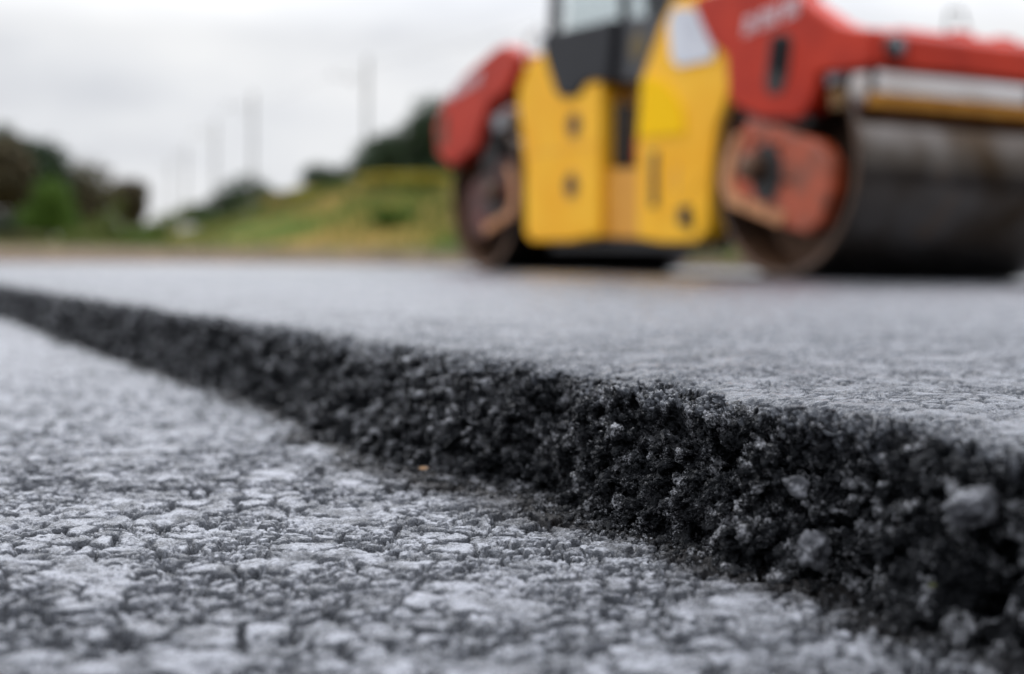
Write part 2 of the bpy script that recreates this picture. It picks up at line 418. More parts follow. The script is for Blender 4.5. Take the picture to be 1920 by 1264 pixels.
def crumbs():
    r = np.random.RandomState(3)
    protos = [ico(4, 40+i, .8) for i in range(6)]; small = [ico(2, 60+i, .5) for i in range(6)]
    VV = []; QQ = []; off = 0
    def put(pr, p, sz):
        nonlocal off
        V, Q = pr; W = (V@rotm(r).T)*sz+p; VV.append(W); QQ.append(Q+off); off += len(W)
    dist = np.hypot(faceV[:, 0], faceV[:, 1])
    cand = np.where(dist < 4)[0]
    for k in range(5200):
        i = cand[r.randint(len(cand))]
        sz = min(.0050, .0010*math.exp(abs(r.randn())*.62))
        if faceV[i, 2] > H-.004: continue
        put(protos[r.randint(6)] if sz > .0022 else small[r.randint(6)], faceV[i]+faceN[i]*sz*r.uniform(-.3, .35), sz)
    # fallen grit along the foot
    for k in range(5200):
        s = r.uniform(-.15, 2.2) if r.rand() < .7 else r.uniform(-.1, .6)
        w = abs(r.randn())*.016
        tt = float(eFoot(np.array([s]))[0])-w+.006
        p = O+s*D+tt*NN
        sz = min(.006, .0007*math.exp(abs(r.randn())*.6))
        put(small[r.randint(6)], np.array([p[0], p[1], sz*.2-.0012]), sz)
    for k in range(26):
        s = r.uniform(-.13, .10); tt = float(eFoot(np.array([s]))[0]); sz = r.uniform(.006, .0125)
        hgt = abs(r.randn())*.02; p = O+s*D+(tt+hgt*.35-r.uniform(0, .006))*NN
        put(protos[r.randint(6)], np.array([p[0], p[1], sz*.5+hgt]), sz)
    # near collapsed lumps at the foot
    for k in range(34):
        s = r.uniform(-.12, .12); tt = float(eFoot(np.array([s]))[0])-abs(r.randn())*.009+.006
        p = O+s*D+tt*NN; sz = r.uniform(.003, .008)
        put(protos[r.randint(6)], np.array([p[0], p[1], sz*.5]), sz)
    o = link('asphalt_crumbs', np_mesh('asphalt_crumbs', np.concatenate(VV), np.concatenate(QQ)), M['asph_face'], smooth=True)
    tag(o, 'black bitumen coated crumbs clinging to the broken asphalt edge and lying at its foot', 'gravel', kind='stuff')
crumbs()

# ---- single stones one can point to
def one_stone(name, loc, size, seed, mat, label, cat, flat=1., rz=0):
    V, Q = ico(5, seed, .75)
    V = V*np.array(size)
    V = V*(1+.05*fbm(V, max(size)*.35, seed, 3)[:, None])
    o = link(name, np_mesh(name, V, Q), mat, smooth=True); o.location = loc; o.rotation_euler = (0.2, .15, rz)
    tag(o, label, cat, 'pale stones in the broken asphalt edge' if cat == 'stone' else None)
    return o
CAM_H = .153
STONES = [((.146, .628, .016), (.0095, .009, .0105), 5, 'pale grey stone at the very foot of the broken edge, standing upright'),
          ((.192, .548, .054), (.0125, .011, .0085), 9, 'largest rounded grey stone, high on the near end of the broken edge'),
          ((.140, .640, .046), (.009, .007, .005), 12, 'flat grey stone halfway up the broken edge above the upright foot stone')]
for p, sz, sd, lb in STONES:
    one_stone('stone', p, sz, sd, M['stone'], lb, 'stone', rz=sd)
def leaf_bit(loc, c, size, label):
    bm = bmesh.new()
    pts = [(-1, 0), (-.5, .35), (.2, .4), (1, .05), (.3, -.35), (-.4, -.3)]
    top = [bm.verts.new((a*size, b*size, .12*size*math.sin(a*2))) for a, b in pts]
    bot = [bm.verts.new((a*size, b*size, .12*size*math.sin(a*2)-.0003)) for a, b in pts]
    bm.faces.new(top); bm.faces.new(bot[::-1])
    for i in range(6): bm.faces.new((top[i], bot[i], bot[(i+1) % 6], top[(i+1) % 6]))
    me = bpy.data.meshes.new('leaf_fragment'); bm.to_mesh(me); bm.free()
    o = link('leaf_fragment', me, noisy('dry_leaf_'+label[:6].strip(), c, tuple(k*1.3 for k in c), 200, .7)); o.location = loc; o.rotation_euler = (.7, .1, .5)
    tag(o, label, 'leaf')
leaf_bit((.178, .553, .020), (.065, .07, .02), .0024, 'tiny yellow green leaf fragment on the near lumps of the broken edge')
leaf_bit((-.062, .950, .004), (.22, .12, .05), .004, 'tiny orange brown leaf fragment lying where the broken edge meets the old road')

# ------------------------------------------------------------------ ground and embankment
CREST = [(60, 34), (22, 27), (8, 27), (3, 29), (-1.8, 37), (-8.6, 60), (-18.4, 90), (-53, 200), (-110, 380)]
def crest_dist(x, y):
    best = 1e9; side = 1
    for (ax, ay), (bx, by) in zip(CREST[:-1], CREST[1:]):
        dx, dy = bx-ax, by-ay; t = max(0, min(1, ((x-ax)*dx+(y-ay)*dy)/(dx*dx+dy*dy)))
        px, py = ax+t*dx, ay+t*dy; d = math.hypot(x-px, y-py)
        if d < best: best = d; side = 1 if (dx*(y-py)-dy*(x-px)) < 0 else -1   # behind = +1
    return best, side
def zg(x, y):
    d, sd = crest_dist(x, y)
    h = 2.35
    k = max(0, 1-d/8.) if sd < 0 else max(.62, 1-d/40.)
    k = k*k*(3-2*k)
    z = -.06+h*k
    if y > 12: z += .18*min(1, (y-12)/20)*mnoise.noise((x*.3, y*.3, 0))*min(1, .25+k)
    z += .42*max(0, min(1, (y-13)/14))*max(0, min(1, (-x-1)/4))
    # low rise on the far left
    dl = math.hypot((x+24)/9, (y-52)/12)
    z += .7*max(0, 1-dl*dl)
    return z
def ground():
    ys = [-60, -20, -5, 0, 5, 9]+list(np.arange(11, 60, .6))+list(np.arange(60, 120, 1.5))+list(np.arange(120, 300, 8))+[400, 700, 1500, 4000]
    xs = [-4000, -1200, -500, -250]+list(np.arange(-140, -40, 4))+list(np.arange(-40, 25, .6))+list(np.arange(25, 80, 4))+[120, 250, 600, 1500, 4000]
    V = np.array([[x, y, zg(x, y)] for x in xs for y in ys]); n = len(xs); m = len(ys)
    idx = np.arange(n*m).reshape(n, m)
    Q = np.stack([idx[:-1, :-1], idx[1:, :-1], idx[1:, 1:], idx[:-1, 1:]], -1).reshape(-1, 4)
    m_, nt, b = newmat('verge_ground'); L = nt.links.new
    geo = N(nt, 'ShaderNodeNewGeometry'); sp = N(nt, 'ShaderNodeSeparateXYZ'); L(geo.outputs['Position'], sp.inputs[0])
    n1 = N(nt, 'ShaderNodeTexNoise', Scale=.35, Detail=6., Roughness=.6); L(geo.outputs['Position'], n1.inputs['Vector'])
    r1 = ramp(nt, n1.outputs['Fac'], [(.36, (.030, .066, .006)), (.46, (.066, .086, .009)), (.53, (.12, .095, .014)), (.62, (.20, .125, .03))])
    n2 = N(nt, 'ShaderNodeTexNoise', Scale=2.5, Detail=6.); L(geo.outputs['Position'], n2.inputs['Vector'])
    r2 = ramp(nt, n2.outputs['Fac'], [(.35, (.07, .05, .036)), (.65, (.16, .115, .08))])
    ad = N(nt, 'ShaderNodeMath', operation='MULTIPLY_ADD'); L(n2.outputs['Fac'], ad.inputs[0]); ad.inputs[1].default_value = .5; L(sp.outputs[2], ad.inputs[2])
    mr = N(nt, 'ShaderNodeMapRange'); L(ad.outputs[0], mr.inputs[0]); mr.inputs[1].default_value = .46; mr.inputs[2].default_value = .72
    mx = N(nt, 'ShaderNodeMix', data_type='RGBA'); L(mr.outputs[0], mx.inputs[0]); L(r2.outputs[0], mx.inputs[6]); L(r1.outputs[0], mx.inputs[7])
    # worn asphalt close to the works
    mr2 = N(nt, 'ShaderNodeMapRange'); L(sp.outputs[1], mr2.inputs[0]); mr2.inputs[1].default_value = 9; mr2.inputs[2].default_value = 9.5
    mx2 = N(nt, 'ShaderNodeMix', data_type='RGBA'); L(mr2.outputs[0], mx2.inputs[0]); mx2.inputs[6].default_value = (.07, .071, .077, 1); L(mx.outputs[2], mx2.inputs[7])
    L(mx2.outputs[2], b.inputs['Base Color']); b.inputs['Roughness'].default_value = 1; b.inputs['Specular IOR Level'].default_value = .08
    o = link('ground', np_mesh('ground', V, Q), m_, smooth=True); tag(o, kind='structure')
ground()

def tufts():
    r = np.random.RandomState(11); VV = []; QQ = []; off = 0
    for k in range(26000):
        if r.rand() < .75:
            j = r.randint(2, len(CREST)-3); a = r.rand(); x = CREST[j][0]*(1-a)+CREST[j+1][0]*a; y = CREST[j][1]*(1-a)+CREST[j+1][1]*a
            x += r.uniform(-3, 1); y += r.uniform(-8, 1)
        else: x = r.uniform(-32, 0); y = r.uniform(22, 55)
        z = zg(x, y)
        if z < .12: continue
        h = r.uniform(.06, .28); a = r.uniform(0, 6.28); w = h*.10
        dx, dy = math.cos(a), math.sin(a); lx, ly = r.uniform(-.4, .4, 2)*h
        VV += [(x-dx*w, y-dy*w, z-.02), (x+dx*w, y+dy*w, z-.02), (x+lx+dx*w*.3, y+ly+dy*w*.3, z+h)]
        QQ.append((off, off+1, off+2)); off += 3
    o = link('grass', np_mesh('grass', np.array(VV), np.array(QQ)), M['leaf_olive'])
    tag(o, 'rough mixed green grass covering the embankment', 'grass', kind='stuff')
tufts()

# ------------------------------------------------------------------ vegetation
def blob_r(rs): return rs.randn(3)
def crown_mesh(seed, rx, rz, n, leaf, zc, lumps=9, flat=1.):
    """leaf quads spread through a lumpy crown volume"""
    r = np.random.RandomState(seed)
    cs = []
    for i in range(lumps):
        d = r.randn(3); d /= np.linalg.norm(d); rr = r.uniform(.25, .72)
        cs.append((d*np.array([rx, rx, rz])*rr+[0, 0, zc], r.uniform(.38, .62)))
    V = []
    per = n//lumps
    for c, s in cs:
        d = r.randn(per, 3); d /= np.linalg.norm(d, axis=1)[:, None]
        rad = r.uniform(.45, 1.08, (per, 1))**.6
        V.append(c+d*rad*np.array([rx, rx, rz])*s*(1+.2*r.randn(per, 1)*.6))
    P = np.concatenate(V); n = len(P)
    a = r.randn(n, 3); a /= np.linalg.norm(a, axis=1)[:, None]
    b = np.cross(a, r.randn(n, 3)); b /= np.linalg.norm(b, axis=1)[:, None]
    l = leaf*r.uniform(.6, 1.4, (n, 1)); 
    VV = np.stack([P-a*l, P-b*l*.5, P+a*l, P+b*l*.5], 1).reshape(-1, 3)
    return VV, np.arange(n*4).reshape(n, 4), cs
def tube(bm, p0, p1, r0, r1, seg=8):
    p0 = Vector(p0); p1 = Vector(p1); d = (p1-p0).normalized(); up = Vector((0, 0, 1)) if abs(d.z) < .9 else Vector((1, 0, 0))
    a = d.cross(up).normalized(); b = d.cross(a)
    A = []; B = []
    for i in range(seg):
        t = 2*math.pi*i/seg; v = a*math.cos(t)+b*math.sin(t)
        A.append(bm.verts.new(p0+v*r0)); B.append(bm.verts.new(p1+v*r1))
    for i in range(seg): bm.faces.new((A[i], A[(i+1) % seg], B[(i+1) % seg], B[i]))
    bm.faces.new(A[::-1]); bm.faces.new(B)
def px(x, y, D_):
    """photo pixel column/row at depth D_ -> world x, z (planning helper only)"""
    return None
def tree(name, x, y, h, rx, seed, mat, label, cat='tree', trunk=True, n=9000, group=None, leaf=None, low=.25, lumps=11):
    z = zg(x, y); e = empty(name, (x, y, z))
    tag(e, label, cat, group)
    zc = h*(.5+low/2); rz = h*(1-low)/2
    V, Q, cs = crown_mesh(seed, rx, rz, n, leaf or max(.05, h*.028), zc, lumps)
    link('crown', np_mesh('crown', V, Q), mat, e)
    bm = bmesh.new(); r = random.Random(seed)
    tr = h*.028 if trunk else h*.015
    tube(bm, (0, 0, -.1), (.03*h*r.uniform(-1, 1), .03*h, zc*.9), tr, tr*.55)
    for c, s in cs[:7]:
        tube(bm, (0, 0, zc*r.uniform(.35, .75)), tuple(c), tr*.45, tr*.12, 6)
    me = bpy.data.meshes.new('trunk'); bm.to_mesh(me); bm.free()
    link('trunk' if trunk else 'stem', me, M['bark'], e)
    return e
# planning: screen column xc (photo px), depth d, top row yt
def W(xc, d): return (xc-960)/2500*d
def TZ(xc, yt, d): return CAM_H+((486+.015*(xc-960))-yt)/2500*d
def plant(kind, xc, d, yt, wpx, seed, mat, label, cat='tree', **k):
    x = W(xc, d); z0 = zg(x, d); h = TZ(xc, yt, d)-z0
    tree(kind, x, d, max(.3, h*1.07), wpx/2500*d/2*1.4, seed, M[mat], label, cat, **k)
gl = 'trees at the left beyond the road'; gr = 'trees along the top of the embankment'; gs = 'shrubs on the embankment'
plant('broadleaf_tree', -16, 50, 228, 130, 1, 'leaf_brown', 'dark brownish tree at the left border of the photo, tallest of the left trees', group=gl, low=.1)
plant('broadleaf_tree', 48, 53, 240, 130, 2, 'leaf_dark', 'dark tree just right of the tallest brownish tree on the left', group=gl, low=.1)
plant('broadleaf_tree', 112, 56, 275, 120, 3, 'leaf_brown', 'brown green tree on the right flank of the big left group, behind the bright bush', group=gl, low=.05)
plant('broadleaf_tree', 158, 60, 335, 95, 13, 'leaf_olive', 'low olive tree between the left tree group and the small round brown tree', group=gl, low=.05)
plant('broadleaf_tree', 236, 66, 342, 78, 4, 'leaf_brown', 'small round crowned brown tree standing alone right of the left group', group=gl, low=.35)
plant('leafy_bush', 92, 44, 352, 74, 5, 'leaf_green', 'bright green rounded bush in front of the dark left trees', 'bush', trunk=False, low=.0)
plant('leafy_bush', 205, 50, 405, 75, 6, 'leaf_olive', 'yellowish olive bush under the small round brown tree', 'bush', trunk=False, low=.0)
plant('leafy_bush', 20, 46, 395, 70, 14, 'leaf_dark', 'dark low bush at the left border below the tallest tree', 'bush', trunk=False, low=.0)
plant('leafy_bush', 300, 100, 412, 70, 15, 'leaf_olive', 'low far bush where the embankment ends in the distance', 'bush', trunk=False, low=.0, group=gs)
plant('broadleaf_tree', 806, 42, 205, 130, 7, 'leaf_dark', 'tallest dark green tree on the embankment, beside the red rear of the roller', group=gr, low=.05)
plant('broadleaf_tree', 738, 46, 250, 110, 8, 'leaf_dark', 'dark green tree on the embankment left of the tallest one', group=gr, low=.05)
plant('broadleaf_tree', 860, 40, 262, 110, 9, 'leaf_dark', 'dark green tree mostly hidden behind the red rear fender of the roller', group=gr, low=.05)
plant('broadleaf_tree', 612, 62, 302, 76, 10, 'leaf_dark', 'small round dark green tree in the middle of the embankment top', group=gr, low=.05)
plant('broadleaf_tree', 470, 85, 328, 76, 11, 'leaf_dark', 'small dark green tree on the far part of the embankment, by the second pole', group=gr, low=.05)
plant('leafy_bush', 535, 72, 352, 80, 16, 'leaf_olive', 'olive bush between the two small dark trees of the embankment', 'bush', trunk=False, low=0, group=gs)
plant('leafy_bush', 375, 100, 380, 80, 17, 'leaf_olive', 'olive bush on the far low end of the embankment', 'bush', trunk=False, low=0, group=gs)
plant('leafy_bush', 430, 92, 352, 70, 31, 'leaf_dark', 'dark bush just left of the small far dark tree on the embankment', 'bush', trunk=False, low=0, group=gs)
plant('leafy_bush', 575, 66, 345, 70, 32, 'leaf_dark', 'dark bush touching the left side of the small round dark green tree', 'bush', trunk=False, low=0, group=gs)
plant('leafy_bush', 660, 56, 338, 50, 33, 'leaf_olive', 'olive bush between the small round dark tree and the nearest pole', 'bush', trunk=False, low=0, group=gs)
plant('flowering_shrub', 676, 47, 325, 60, 18, 'leaf_ochre', 'ochre shrub at the foot of the nearest pole', 'shrub', trunk=False, low=0, group=gs, n=2600)
plant('flowering_shrub', 545, 58, 362, 95, 19, 'leaf_ochre', 'wide ochre yellow shrub below the olive bush on the slope', 'shrub', trunk=False, low=0, group=gs, n=2600)
plant('flowering_shrub', 620, 52, 366, 90, 23, 'leaf_yellow', 'yellow shrub below the small round dark green tree', 'shrub', trunk=False, low=0, group=gs, n=2600)
plant('flowering_shrub', 745, 36, 325, 90, 20, 'leaf_yellow', 'yellow flowering shrub below the dark trees left of the roller', 'shrub', trunk=False, low=0, group=gs, n=2600)
plant('flowering_shrub', 815, 33, 350, 60, 21, 'leaf_yellow', 'brightest yellow shrub touching the rear drum of the roller', 'shrub', trunk=False, low=0, group=gs, n=2600)
plant('leafy_bush', 735, 29, 398, 80, 22, 'leaf_green', 'small fresh green bush low on the slope near the roller', 'bush', trunk=False, low=0, group=gs, n=2600)

plant('flowering_shrub', 590, 54, 368, 80, 41, 'leaf_yellow', 'low yellow shrub on the slope just below the wide ochre one', 'shrub', group=gs, trunk=False, low=0, n=2600)
plant('flowering_shrub', 705, 43, 350, 70, 42, 'leaf_ochre', 'ochre shrub on the slope right of the nearest pole, below the dark trees', 'shrub', group=gs, trunk=False, low=0, n=2600)
plant('leafy_bush', 645, 44, 378, 80, 43, 'leaf_olive', 'low olive bush in the middle of the slope left of the fresh green bush', 'bush', group=gs, trunk=False, low=0, n=2600)
plant('leafy_bush', 500, 66, 376, 80, 44, 'leaf_olive', 'low olive bush on the slope under the second nearest pole', 'bush', group=gs, trunk=False, low=0, n=2600)
plant('leafy_bush', 415, 80, 408, 70, 45, 'leaf_green', 'low green bush on the slope under the third pole', 'bush', group=gs, trunk=False, low=0, n=2600)
plant('flowering_shrub', 790, 34, 368, 70, 46, 'leaf_yellow', 'small yellow shrub low on the slope just left of the rear drum of the roller', 'shrub', group=gs, trunk=False, low=0, n=2600)
plant('leafy_bush', 150, 36, 425, 90, 47, 'leaf_olive', 'low olive bush at the road verge right of the bright green bush', 'bush', trunk=False, low=0, n=2600)
plant('leafy_bush', 40, 34, 432, 90, 48, 'leaf_brown', 'low brownish bush at the road verge near the left border', 'bush', trunk=False, low=0, n=2600)
plant('leafy_bush', 262, 46, 428, 70, 49, 'leaf_green', 'low green bush at the road verge right of the small round brown tree', 'bush', trunk=False, low=0, n=2600)
plant('broadleaf_tree', 698, 50, 285, 70, 51, 'leaf_dark', 'dark green tree on the embankment just right of the nearest pole', group=gr, low=.05)
plant('leafy_bush', 345, 112, 392, 80, 52, 'leaf_olive', 'far olive bush on the low end of the embankment under the fourth pole', 'bush', trunk=False, low=0, group=gs)
plant('leafy_bush', 395, 96, 378, 70, 53, 'leaf_dark', 'far dark bush on the low end of the embankment under the third pole', 'bush', trunk=False, low=0, group=gs)
plant('leafy_bush', 308, 128, 412, 60, 54, 'leaf_green', 'farthest small green bush under the smallest pole', 'bush', trunk=False, low=0, group=gs)

# ------------------------------------------------------------------ poles
def pole(xc, d, yt, label):
    x = W(xc, d); z0 = zg(x, d); h = TZ(xc, yt, d)-z0
    e = empty('utility_pole', (x, d, z0)); tag(e, label, 'pole', 'poles in a line along the embankment')
    bm = bmesh.new(); tube(bm, (0, 0, -.5), (0, 0, h), .08, .06, 10)
    me = bpy.data.meshes.new('mast'); bm.to_mesh(me); bm.free(); link('mast', me, M['wood'], e)
    bm = bmesh.new(); tube(bm, (.1, 0, h-.9), (-1.4, .1, h-.75), .016, .014, 8); tube(bm, (0, 0, h-1.5), (-.8, .05, h-.8), .012, .012, 8)
    me = bpy.data.meshes.new('arm'); bm.to_mesh(me); bm.free(); link('arm', me, M['wood'], e)
    for q in (-1.35, -.7):
        bm = bmesh.new(); tube(bm, (q, .1, h-.76), (q, .1, h-.58), .025, .018, 8); tube(bm, (q, .1, h-.7), (q, .1, h-.66), .035, .035, 8)
        me = bpy.data.meshes.new('insulator'); bm.to_mesh(me); bm.free(); link('insulator', me, M['insul'], e)
    return (x-1.35, d+.1, z0+h-.58)
tops = [pole(684, 52, 108, 'tallest and nearest pole, rising from the ochre shrub'),
        pole(472, 68, 172, 'second nearest pole, above the small dark tree of the embankment'),
        pole(402, 84, 226, 'third pole from the roller along the line'),
        pole(347, 104, 272, 'fourth pole from the roller along the line'),
        pole(318, 126, 300, 'farthest and smallest pole of the line')]
bm = bmesh.new()
pts = [(tops[0][0]+14, tops[0][1]-24, tops[0][2]+.3)]+tops
for a, b_ in zip(pts[:-1], pts[1:]):
    a = Vector(a); b_ = Vector(b_); q = [a.lerp(b_, i/8)-Vector((0, 0, 1))*.5*(1-(2*i/8-1)**2) for i in range(9)]
    for u, v in zip(q[:-1], q[1:]): tube(bm, u, v, .006, .006, 5)
me = bpy.data.meshes.new('overhead_wire'); bm.to_mesh(me); bm.free()
tag(link('overhead_wire', me, M['dark']), 'thin wire strung along the line of poles', 'wire')

# ------------------------------------------------------------------ the roller
P1 = Vector((1.435, 7.16, H)); P2 = Vector((-.2, 10.33, H))
du = (P2-P1).normalized(); LB = (P2-P1).length+.07
# local frame: x = u (towards the rear drum), y = -w ... built as (u, w, z) with w the drum axis pointing away
ang = math.atan2(du.y, du.x)
roller = empty('road_roller', P1, ang)
tag(roller, 'large yellow and red tandem road roller with black cab standing on the fresh asphalt', 'road roller')
# local x along du, local y = rotated +90 deg; the drum axis (away) is dw=(du.y,-du.x) = local -y
def P(u, w, z): return Vector((u, -w, z))
def finish(name, bm, mat, parent=roller, bevel=0, seg=2, smooth=False):
    bmesh.ops.remove_doubles(bm, verts=bm.verts, dist=1e-5)
    bmesh.ops.recalc_face_normals(bm, faces=bm.faces)
    me = bpy.data.meshes.new(name); bm.to_mesh(me); bm.free()
    o = link(name, me, mat, parent, smooth)
    if bevel:
        md = o.modifiers.new('b', 'BEVEL'); md.width = bevel; md.segments = seg; md.limit_method = 'ANGLE'; md.angle_limit = math.radians(35)
    return o
def prism_bm(bm, poly, w0, w1, inset=None):
    A = [bm.verts.new(P(u, w0, z)) for u, z in poly]; B = [bm.verts.new(P(u, w1, z)) for u, z in poly]
    n = len(poly)
    bm.faces.new(A); bm.faces.new(B[::-1])
    for i in range(n): bm.faces.new((A[i], B[i], B[(i+1) % n], A[(i+1) % n]))
def prism(name, poly, w0, w1, mat, parent=roller, bevel=.012, seg=2):
    bm = bmesh.new(); prism_bm(bm, poly, w0, w1); return finish(name, bm, mat, parent, bevel, seg)
def box(name, u0, u1, w0, w1, z0, z1, mat, parent=roller, bevel=.008):
    return prism(name, [(u0, z0), (u1, z0), (u1, z1), (u0, z1)], w0, w1, mat, parent, bevel)
def lathe(name, prof, uc, zc, mat, parent=roller, seg=96, bevel=0):
    """prof: list of (w, r); revolve round the drum axis"""
    bm = bmesh.new(); rings = []
    for w, r in prof:
        rings.append([bm.verts.new(P(uc+r*math.cos(2*math.pi*i/seg), w, zc+r*math.sin(2*math.pi*i/seg))) for i in range(seg)] if r > 1e-6 else [bm.verts.new(P(uc, w, zc))])
    for A, B in zip(rings[:-1], rings[1:]):
        for i in range(seg):
            j = (i+1) % seg
            if len(A) == 1: bm.faces.new((A[0], B[j], B[i]))
            elif len(B) == 1: bm.faces.new((A[i], A[j], B[0]))
            else: bm.faces.new((A[i], A[j], B[j], B[i]))
    bmesh.ops.recalc_face_normals(bm, faces=bm.faces)
    me = bpy.data.meshes.new(name); bm.to_mesh(me); bm.free()
    o = link(name, me, mat, parent, True)
    md = o.modifiers.new('e', 'EDGE_SPLIT'); md.split_angle = math.radians(40)
    return o
WD = 1.68
def drum(uc):
    d = lathe('drum', [(.0, .565), (0, .592), (.008, .6), (WD-.008, .6), (WD, .592), (WD, .565)], uc, .6, M['steel'])
    rim = lathe('rim', [(.003, .590), (-.004, .588), (-.004, .562), (.0, .556), (.30, .545)], uc, .6, M['rust'], d)
    lathe('disc', [(.28, .546), (.30, .5), (.24, .22), (.20, .2), (.20, 0)], uc, .6, M['rust'], d)
    lathe('disc', [(WD-.28, .546), (WD-.30, .5), (WD-.24, .22), (WD-.20, .2), (WD-.2, 0)], uc, .6, M['dark'], d)
    lathe('rim', [(WD-.003, .590), (WD+.004, .588), (WD+.004, .562), (WD, .556), (WD-.30, .545)], uc, .6, M['rust'], d)
    return d
drum(0.); drum(LB)

# support plate carrying the drum hub (near side, then far side)
PL = [(.362, .798), (.259, .869), (.032, .823), (-.33, .70), (-.430, .60), (-.43, .452), (-.351, .288), (-.241, .234), (-.049, .279), (.41, .406), (.484, .528), (.446, .685)]
def support(uc, sgn, mat, w0, w1, fs=1):
    """plate with a raised surround and a hub with bolts"""
    poly = [(uc+sgn*a, b) for a, b in PL]
    s = prism('support_plate', poly, min(w0, w1), max(w0, w1), mat, bevel=.02, seg=3)
    wf = w0
    o = -1 if w1 > w0 else 1
    # worn tan lower lip
    lip = [(uc+sgn*a, b) for a, b in [(.484, .528), (.41, .406), (-.049, .279), (-.10, .345), (.33, .455), (.39, .54), (.36, .68), (.30, .79), (.362, .798), (.446, .685)]]
    bm = bmesh.new(); prism_bm(bm, lip, wf+o*.014, wf+o*.001)
    finish('worn_edge', bm, M['tan'], s, .004)
    hc = (uc+sgn*.10, .57)
    hole = [(hc[0]+sgn*(-.02)+.125*math.cos(t)*1.05, hc[1]+.165*math.sin(t)) for t in [i*math.pi/5+.3 for i in range(10)]]
    bm = bmesh.new(); prism_bm(bm, hole, wf+o*.012, wf+o*.002); finish('cover', bm, M['dark'], s, .004)
    lathe('hub', [(wf+o*.10, 0), (wf+o*.10, .055), (wf+o*.085, .075), (wf+o*.013, .08)], hc[0]+sgn*.06, hc[1]+.03, M['rust'], s, 24)
    for k in range(6):
        t = k*math.pi/3+.2
        lathe('bolt', [(wf+o*.035, 0), (wf+o*.035, .012), (wf+o*.001, .014)], hc[0]+.22*math.cos(t)*.95, hc[1]-.01+.2*math.sin(t), M['rust'], s, 6)
support(0., 1, M['redworn'], -.045, .06)
support(0., 1, M['redworn'], WD+.045, WD-.06)
support(LB, -1, M['rearplate'], .05, .13)
support(LB, -1, M['redworn'], WD-.05, WD-.13)

# red drum frame, front: two cheeks, crossbeam, rear crossmember
CH = [(.761, 1.523), (.629, 1.343), (.468, 1.241), (.435, 1.014), (.388, .957), (.115, .856), (-.182, .831), (-.271, .894), (-.321, .997), (-.317, 1.05), (-.60, 1.035), (-.74, 1.045), (-.74, 1.215), (-.589, 1.243), (-.452, 1.287), (-.211, 1.432), (-.05, 1.56), (.05, 1.62), (.80, 1.62)]
chk = prism('frame_cheek', CH, -.06, .09, M['red'], bevel=.022, seg=3)
CHF = [p for p in CH if p[1] < 1.25]+[(-.3, 1.24), (.3, 1.24)]
CHF = CH[2:13]+[(-.589, 1.225), (.46, 1.235)]
prism('frame_cheek', CHF, WD-.09, WD+.06, M['red'], bevel=.022, seg=3)
# slot with cylinder in the near cheek
SL = [(.055, 1.285), (-.06, 1.295), (-.125, 1.25), (-.095, 1.06), (-.05, .98), (.05, .975), (.095, 1.05)]
bm = bmesh.new(); prism_bm(bm, SL, -.068, -.058); sl = finish('slot', bm, M['dark'], chk, .01)
bm = bmesh.new(); tube(bm, P(-.03, -.08, 1.27), P(.0, -.08, 1.10), .03, .03, 16); finish('cylinder', bm, M['slate'], chk)
# bracket from cheek down to support plate
prism('hanger', [(.33, .92), (-.20, .90), (-.26, .80), (.30, .84)], -.035, .05, M['dark'], bevel=.01)
# crossbeam with sloping upper chamfer
CB = [(-.80, 1.035), (-.62, 1.035), (-.60, 1.20), (-.66, 1.235), (-.74, 1.235), (-.80, 1.18)]
cb = prism('crossbeam', CB, .092, WD-.092, M['red'], bevel=.012)
# end corner pieces
prism('beam_corner', [(-.80, 1.04), (-.742, 1.04), (-.742, 1.22), (-.80, 1.18)], -.05, .09, M['red'], bevel=.012)
# round marker lamp on the front corner facing forward
def ulathe(name, prof, wc, zc, mat, parent, seg=24):
    """revolve about the machine's long axis, prof (u, r)"""
    bm = bmesh.new(); rings = []
    for u, r in prof: rings.append([bm.verts.new(P(u, wc+r*math.cos(2*math.pi*i/seg), zc+r*math.sin(2*math.pi*i/seg))) for i in range(seg)] if r > 1e-6 else [bm.verts.new(P(u, wc, zc))])
    for A, B in zip(rings[:-1], rings[1:]):
        for i in range(seg):
            j = (i+1) % seg
            if len(A) == 1: bm.faces.new((A[0], B[j], B[i]))
            elif len(B) == 1: bm.faces.new((A[i], A[j], B[0]))
            else: bm.faces.new((A[i], A[j], B[j], B[i]))
    return finish(name, bm, mat, parent, 0, 2, True)
lm = ulathe('marker_lamp', [(-.80, .058), (-.83, .058), (-.84, .045), (-.835, .0)], .0, 1.125, M['dark'], roller)
ulathe('lens', [(-.842, .034), (-.848, .022), (-.85, 0)], .0, 1.125, M['grey'], lm)
lm2 = ulathe('marker_lamp', [(-.80, .058), (-.83, .058), (-.84, .045), (-.835, .0)], WD, 1.125, M['dark'], roller)
ulathe('lens', [(-.842, .034), (-.848, .022), (-.85, 0)], WD, 1.125, M['grey'], lm2)
# filler caps and hose humps on the crossbeam
for wc, h in ((.55, .03), (.85, .025), (1.2, .03)):
    prism('filler_cap', [(-.73, 1.234), (-.65, 1.234), (-.66, 1.234+h), (-.72, 1.234+h)], wc-.06, wc+.06, M['red'], bevel=.02)
bm = bmesh.new()
for a, b_ in (((-.68, .46, 1.235), (-.68, .47, 1.36)), ((-.68, .47, 1.36), (-.68, .56, 1.37)), ((-.68, .56, 1.37), (-.68, .60, 1.29))):
    tube(bm, P(*a), P(*b_), .007, .007, 8)
finish('hose', bm, M['rubber'])
